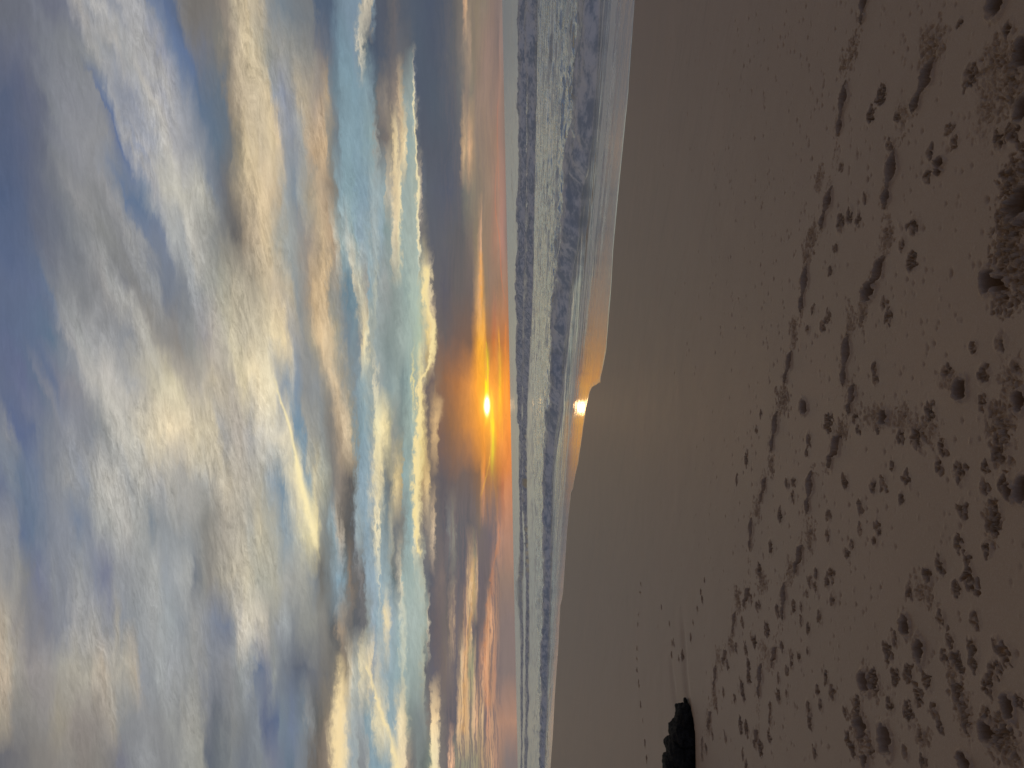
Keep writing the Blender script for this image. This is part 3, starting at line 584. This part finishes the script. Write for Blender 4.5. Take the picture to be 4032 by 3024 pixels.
for i in range(1900):                                                # small dimples and flecks
    Y = rr.uniform(-40, 3060); X = rr.triangular(2520, 4060, 3000)
    cx, cy = on_sand(X, Y); R = rr.uniform(0.005, 0.008) * (1 + 0.10 * cy)
    w = main.window(cx, cy, R * 2.5)
    if w:
        sl, dx, dy = w
        g = np.exp(-((dx * dx * 0.7 + dy * dy * 1.3) / (R * R)))
        main.z[sl] += g * (-R * 0.9 if rr.random() < 0.75 else R * 0.5) * rr.random()
for i, r in enumerate(parse(PAWS)): paw(main, *r, 100 + i)
for i, r in enumerate(parse(SHOES)): shoe(main, *r, 500 + i)
for i, r in enumerate(parse(PITS)): pit(main, *r, 700 + i)
scour(main, [(2716, 2960), (2712, 2800), (2700, 2660), (2690, 2480), (2690, 2380)], 0.022, 0.12)
scour(main, [(2690, 2800), (2660, 2760), (2645, 2640), (2636, 2560)], 0.018, 0.12)
scour(main, [(2716, 3150), (2718, 3000), (2716, 2880), (2708, 2800)], 0.05, 0.16)
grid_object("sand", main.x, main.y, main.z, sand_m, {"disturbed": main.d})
tag(bpy.data.objects["sand"], "wet brown beach sand trodden with shoe and paw prints", None, None, 'structure')
# the same beach behind and beside the viewer
gx, gy = np.meshgrid(np.linspace(-120, 60, 120), np.linspace(-60, 2.4, 60))
bz = beach_height(gx, gy) - 0.05
grid_object("beach", gx, gy, bz, sand_m, {"disturbed": np.zeros_like(bz)})
tag(bpy.data.objects["beach"], None, None, None, 'structure')

# ------------------------------------------------------------------ sea
EDGE = [(-200, 2507), (0, 2503), (400, 2474), (800, 2434), (1000, 2416), (1150, 2408), (1300, 2396), (1400, 2388), (1470, 2374), (1503, 2366), (1521, 2362), (1534, 2364), (1542, 2330), (1556, 2322),
        (1620, 2308), (1740, 2291), (1840, 2276), (1900, 2262), (1935, 2256), (1950, 2248), (2000, 2243), (2100, 2233), (2250, 2223), (2340, 2217), (2372, 2212), (2392, 2206),
        (2580, 2197), (2720, 2186), (2900, 2177), (3024, 2168), (3200, 2160)]
TOE1 = [(-300, 2370), (0, 2363), (189, 2357), (378, 2349), (567, 2334), (690, 2314), (756, 2296), (945, 2281), (1050, 2262), (1130, 2247), (1300, 2232), (1420, 2218), (1550, 2214), (1610, 2204), (1720, 2188),
        (1850, 2178), (2000, 2173), (2268, 2170), (2500, 2163), (2750, 2155), (3024, 2149), (3300, 2143)]
TOE2 = [(-300, 2122), (0, 2117), (189, 2115), (378, 2112), (567, 2109), (756, 2106), (945, 2102), (1134, 2098), (1323, 2091), (1512, 2080), (1701, 2073), (1890, 2074), (2079, 2078), (2268, 2084), (2600, 2086), (3024, 2076), (3300, 2070)]
TOE3 = [(-300, 2094), (0, 2091), (567, 2089), (1134, 2083), (1512, 2068), (1890, 2062), (2268, 2062), (2600, 2062), (3024, 2058), (3300, 2056)]
def line(pts, f):
    q = []
    for Y, X in pts:
        x, y = f(X, Y); q.append((t_of(x, y), q_of(x, y)))
    q.sort(); a = np.array(q)
    return lambda tl: np.interp(tl, a[:, 0], a[:, 1])
edge = line(EDGE, on_sand)
toes = [line(TOE1, on_sea), line(TOE2, on_sea), line(TOE3, on_sea)]

su = np.arange(-1.1, 1.1, 0.0022)
sy = np.concatenate([np.exp(np.arange(math.log(7.0), math.log(120), 0.0038)), np.exp(np.arange(math.log(120.6), math.log(420), 0.006)), np.exp(np.arange(math.log(423), math.log(9000), 0.03))])
x = su[None, :] * sy[:, None]; y = np.repeat(sy[:, None], len(su), 1)
q = q_of(x, y); tl = t_of(x, y)
rng_ = np.hypot(x, y); near = 1 - smooth(90, 200, rng_)
e = edge(tl)
depth_in = e + (fbm(tl * 0.9, q * 0.3, 41, 3) - 0.5) * 0.05 - q           # metres seaward of the water's edge
film = SLOPE * np.minimum(q, 30) + (fbm(q * 0.35, tl * 0.03, 3, 3) - 0.5) * 0.030 * smooth(0.5, 4.0, np.abs(q)) \
       + 0.012 * smooth(-0.02, 0.30, depth_in) - 0.006 - 0.05 * smooth(0.0, 0.8, -depth_in) - 0.3 * smooth(0.8, 4, -depth_in)
z = np.maximum(film, SEA)
foam = np.zeros_like(z); shade = np.zeros_like(z)
# thin lace and streaks on the swash
s1 = toes[0](tl) - q
sw = smooth(0.0, 0.4, depth_in) * (1 - smooth(-0.5, 0.4, s1))
st = fbm(q * 2.2, tl * 0.13, 61, 4)
foam += sw * (0.14 + 0.34 * smooth(0.46, 0.64, st)) * (0.15 + 0.85 * smooth(0.8, 4.0, depth_in))
foam += smooth(0.0, 0.02, depth_in) * (1 - smooth(0.06, 0.16, depth_in)) * 0.75
z += sw * (st - 0.5) * 0.010
swr = sw * smooth(2.0, 7.0, depth_in)
z += swr * (fbm(q * 3.0, tl * 0.5, 63, 3) - 0.5) * 0.04
# chop on open water
op = smooth(0.5, 2.0, s1)
ch = fbm(q * 1.9, tl * 0.55, 71, 5, 0.56) - 0.5
ch2 = fbm(q * 0.28, tl * 0.05, 75, 3) - 0.5
z += op * near * (ch * 0.27 + ch2 * 0.22) + op * (1 - near) * ch2 * 0.12 * (rng_ < 900)
fr = smooth(90, 180, rng_)
z += fr * (fbm(q * 0.28, tl * 0.07, 83, 3, .6) - 0.5) * 1.0 * (1 - smooth(350, 500, rng_))
z += smooth(350, 500, rng_) * (fbm(q * 0.045, tl * 0.014, 87, 3, .6) - 0.5) * 2.6 * (1 - smooth(1500, 3000, rng_))
foam += fr * (0.22 * smooth(0.45, 0.6, fbm(q * 0.09, tl * 0.02, 91, 4, .6)))
foam += op * near * 0.42 * smooth(0.52, 0.60, fbm(q * 1.0, tl * 0.35, 79, 5, 0.6))

def breaker(fn, h, face, back, foam_len, seed, along, lump=0.10, foam_k=1.0):
    global z, foam, shade
    wob = (fbm(tl * 0.55, q * 0.0 + 2.0, seed, 4, .55) - 0.5) * 1.0
    s = fn(tl) - q + wob * 0.6
    H = h * along(tl) * (0.72 + 0.56 * fbm(tl * 0.22, q * 0 + 5, seed + 1, 3))
    rise = smooth(0.0, face, s); fall = np.exp(-np.clip(s - face, 0, None) / back)
    turb = (fbm(q * 1.5, tl * 0.9, seed + 2, 5, .6) - 0.5) * 1.5 - 0.9 * np.abs(fbm(q * 1.1, tl * 0.8, seed + 3, 4, .6) - 0.5)
    body = rise * fall
    z = z + body * (H + turb * lump * 2.2 * np.minimum(1, H / 0.3))
    fo = smooth(-0.05, 0.08, s) * (1 - smooth(foam_len * 0.6, foam_len, s + turb * foam_len * 0.8))
    lace = fbm(q * 0.9, tl * 0.5, seed + 7, 5, .6)
    fo = fo * foam_k * (0.34 + 0.62 * smooth(0.34, 0.62, lace))
    fo = np.maximum(fo, foam_k * 0.85 * smooth(-0.02, 0.1, s) * (1 - smooth(face * 0.8, face * 1.7, s)))
    foam = np.maximum(foam, fo)
one = lambda v: np.ones_like(v)
tP = lambda Y, X: (lambda p: t_of(*p))(on_sea(X, Y))
breaker(toes[0], 0.50, 0.7, 7.0, 3.4, 101, one, 0.13)
# a thin leading lip in front of the bore
wl = np.exp(-((s1 + 0.9) / 0.35) ** 2) * smooth(tP(1130, 2247) - 2, tP(1200, 2247), tl) * (1 - smooth(tP(1750, 2190), tP(1850, 2180), tl))
z += wl * 0.05; foam = np.maximum(foam, wl * 0.9)
ta, tb = tP(1900, 2074), tP(2350, 2084)
k2 = lambda v: 1 - 0.25 * smooth(ta, tb, v)
breaker(toes[1], 0.75, 1.0, 14.0, 9.0, 131, k2, 0.14, foam_k=1.0)
breaker(toes[2], 1.00, 1.3, 22.0, 20.0, 161, k2, 0.16, foam_k=1.0)
# unbroken dark shoulder of the swell at the far left
for (Y, X, hh, w_) in ((2235, 2060, 0.9, 14), (2330, 2060, 1.2, 16), (2480, 2052, 0.8, 12), (2330, 2134, 0.35, 5), (2440, 2132, 0.35, 5), (2690, 2128, 0.35, 7)):
    cx, cy = on_sea(X, Y); ct, cq = t_of(cx, cy), q_of(cx, cy)
    g = np.exp(-((tl - ct) / w_) ** 2 - ((q - cq) / (w_ * 0.22)) ** 2)
    z += g * hh; foam *= 1 - 0.9 * np.clip(g * 1.6, 0, 1)
foam = np.clip(foam, 0, 1)
shallow = sw * (1 - smooth(3.0, 9.0, depth_in))

sea_m, t, b = new_mat("sea_water")
P, (px, py, pz) = pos(t)
qq = 13.35 - (NX * px + NY * py); tt = NX * py - NY * px
fo = attr(t, "foam"); sh = attr(t, "shallow")
lace = t.noise(t.xyz(qq * 3.2, tt * 2.0, pz * 5.0), 1.0, 7.0, 0.68, 0.1)
lace2 = t.noise(t.xyz(qq * 1.2, tt * 0.35), 1.0, 5.0, 0.6, 0.4, '2D')
ff = t.sstep(fo + (lace - 0.5) * 0.75 + (lace2 - 0.5) * 0.35, 0.18, 0.82)
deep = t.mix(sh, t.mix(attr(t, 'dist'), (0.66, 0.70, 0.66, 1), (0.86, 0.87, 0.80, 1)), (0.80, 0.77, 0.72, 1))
b.distribution = 'MULTI_GGX'
thick = t.sstep(lace * 0.6 + lace2 * 0.4, 0.42, 0.57)
c = t.mix(ff, deep, t.mix(thick, (0.47, 0.53, 0.60, 1), (0.90, 0.91, 0.92, 1)))
t.put(b.inputs['Metallic'], (1.0 - ff) * (0.85 - sh * 0.25))
t.put(b.inputs['Base Color'], c)
b.inputs['IOR'].default_value = 1.40
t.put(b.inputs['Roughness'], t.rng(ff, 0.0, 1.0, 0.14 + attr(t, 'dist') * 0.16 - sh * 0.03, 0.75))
bump = t.N.new('ShaderNodeBump'); bump.inputs['Strength'].default_value = 0.8; bump.inputs['Distance'].default_value = 0.02
rp = t.noise(t.xyz(qq * 6.0, tt * 2.0), 1.0, 4.0, 0.6, 0.0, '2D')
t.put(bump.inputs['Height'], (rp * 0.6 + lace * 0.6 * ff) * (1.0 - sh * 0.72))
t.L.new(bump.outputs[0], b.inputs['Normal'])
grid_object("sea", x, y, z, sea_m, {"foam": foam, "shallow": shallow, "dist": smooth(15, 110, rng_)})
tag(bpy.data.objects["sea"], "shallow surf with foaming breakers running up the sand", None, None, 'structure')

# ------------------------------------------------------------------ rocks half buried in the sand
rock_m, t, b = new_mat("dark_rock")
P, (px, py, pz) = pos(t)
n1 = t.noise(P, 9.0, 6.0, 0.65); n2 = t.noise(P, 60.0, 4.0, 0.7)
c = t.mix(t.rng(n1, 0.35, 0.7), (0.010, 0.009, 0.008, 1), (0.030, 0.027, 0.024, 1))
c = t.mix(t.rng(n2, 0.55, 0.75, 0, 0.6), c, (0.045, 0.042, 0.038, 1))
t.put(b.inputs['Base Color'], c); b.inputs['Roughness'].default_value = 0.72; b.inputs['IOR'].default_value = 1.22
bump = t.N.new('ShaderNodeBump'); bump.inputs['Strength'].default_value = 0.9; bump.inputs['Distance'].default_value = 0.02
t.put(bump.inputs['Height'], n2 * 0.5 + n1 * 0.8); t.L.new(bump.outputs[0], b.inputs['Normal'])

import bmesh
def boulder(label, Y0, Y1, X_top, X_base, dep, seed, group="dark rocks half buried in the sand", back=0.0):
    xa, ya = on_sand(X_base, Y0); xb, yb = on_sand(X_base, Y1)
    cx, cy = (xa + xb) / 2, (ya + yb) / 2; wid = math.hypot(xb - xa, yb - ya)
    base = float(beach_height(np.array([cx]), np.array([cy]))[0])
    hgt = 0.74 * (X_base - X_top) / F * (cy + dep * 0.4)
    bm = bmesh.new(); bmesh.ops.create_icosphere(bm, subdivisions=6, radius=1.0)
    co = np.array([v.co[:] for v in bm.verts])
    d = co / np.linalg.norm(co, axis=1)[:, None]
    r = 1.0 + 0.30 * (vnoise3(d[:, 0] * 1.6 + seed, d[:, 1] * 1.6, d[:, 2] * 1.6, seed) - 0.5) \
        + 0.12 * (vnoise3(d[:, 0] * 3.6 + seed, d[:, 1] * 3.6, d[:, 2] * 3.6, seed + 1) - 0.5) \
        + 0.10 * (vnoise3(d[:, 0] * 8 + seed, d[:, 1] * 8, d[:, 2] * 8, seed + 2) - 0.5) \
        + 0.06 * (vnoise3(d[:, 0] * 17 + seed, d[:, 1] * 17, d[:, 2] * 17, seed + 3) - 0.5) + 0.03 * (vnoise3(d[:, 0] * 41 + seed, d[:, 1] * 41, d[:, 2] * 41, seed + 4) - 0.5)
    r = r - 0.10 * np.abs(vnoise3(d[:, 0] * 2.6, d[:, 1] * 2.6 + seed, d[:, 2] * 2.6, seed + 6) - 0.5) ** 0.5
    sq = np.sign(d) * np.abs(d) ** 0.80                          # blocky
    pts = sq * r[:, None]
    k = 1.0 / max(pts[:, 2].max(), 1e-3)
    pts[:, 0] *= wid * 0.60; pts[:, 1] *= dep * 0.6; pts[:, 2] *= (hgt * 0.72) * k
    for v, p in zip(bm.verts, pts): v.co = p
    for f in bm.faces: f.smooth = True
    me = bpy.data.meshes.new("boulder"); bm.to_mesh(me); bm.free(); me.materials.append(rock_m)
    o = bpy.data.objects.new("boulder", me); C.objects.link(o)
    o.location = (cx, cy + dep * 0.35 + back, base + hgt * 0.28)
    tag(o, label, "rock", group)
    return o
boulder("small dark pebble at the tip of the rock row nearest the middle of the photo", 2753, 2776, 2692, 2704, 0.06, 11)
boulder("low knobbly dark rock just behind the tip pebble", 2778, 2806, 2680, 2712, 0.09, 12)
boulder("rounded dark rock with a small notch beside the low knobbly rock", 2796, 2882, 2652, 2713, 0.26, 13)
boulder("broad dark rock in the middle of the half buried row", 2860, 2948, 2624, 2716, 0.34, 14)
boulder("tall cracked dark rock next to the broad middle one", 2930, 3024, 2611, 2716, 0.40, 15)
boulder("dark rock cut by the photo edge at the end of the row", 3008, 3130, 2596, 2716, 0.45, 16)
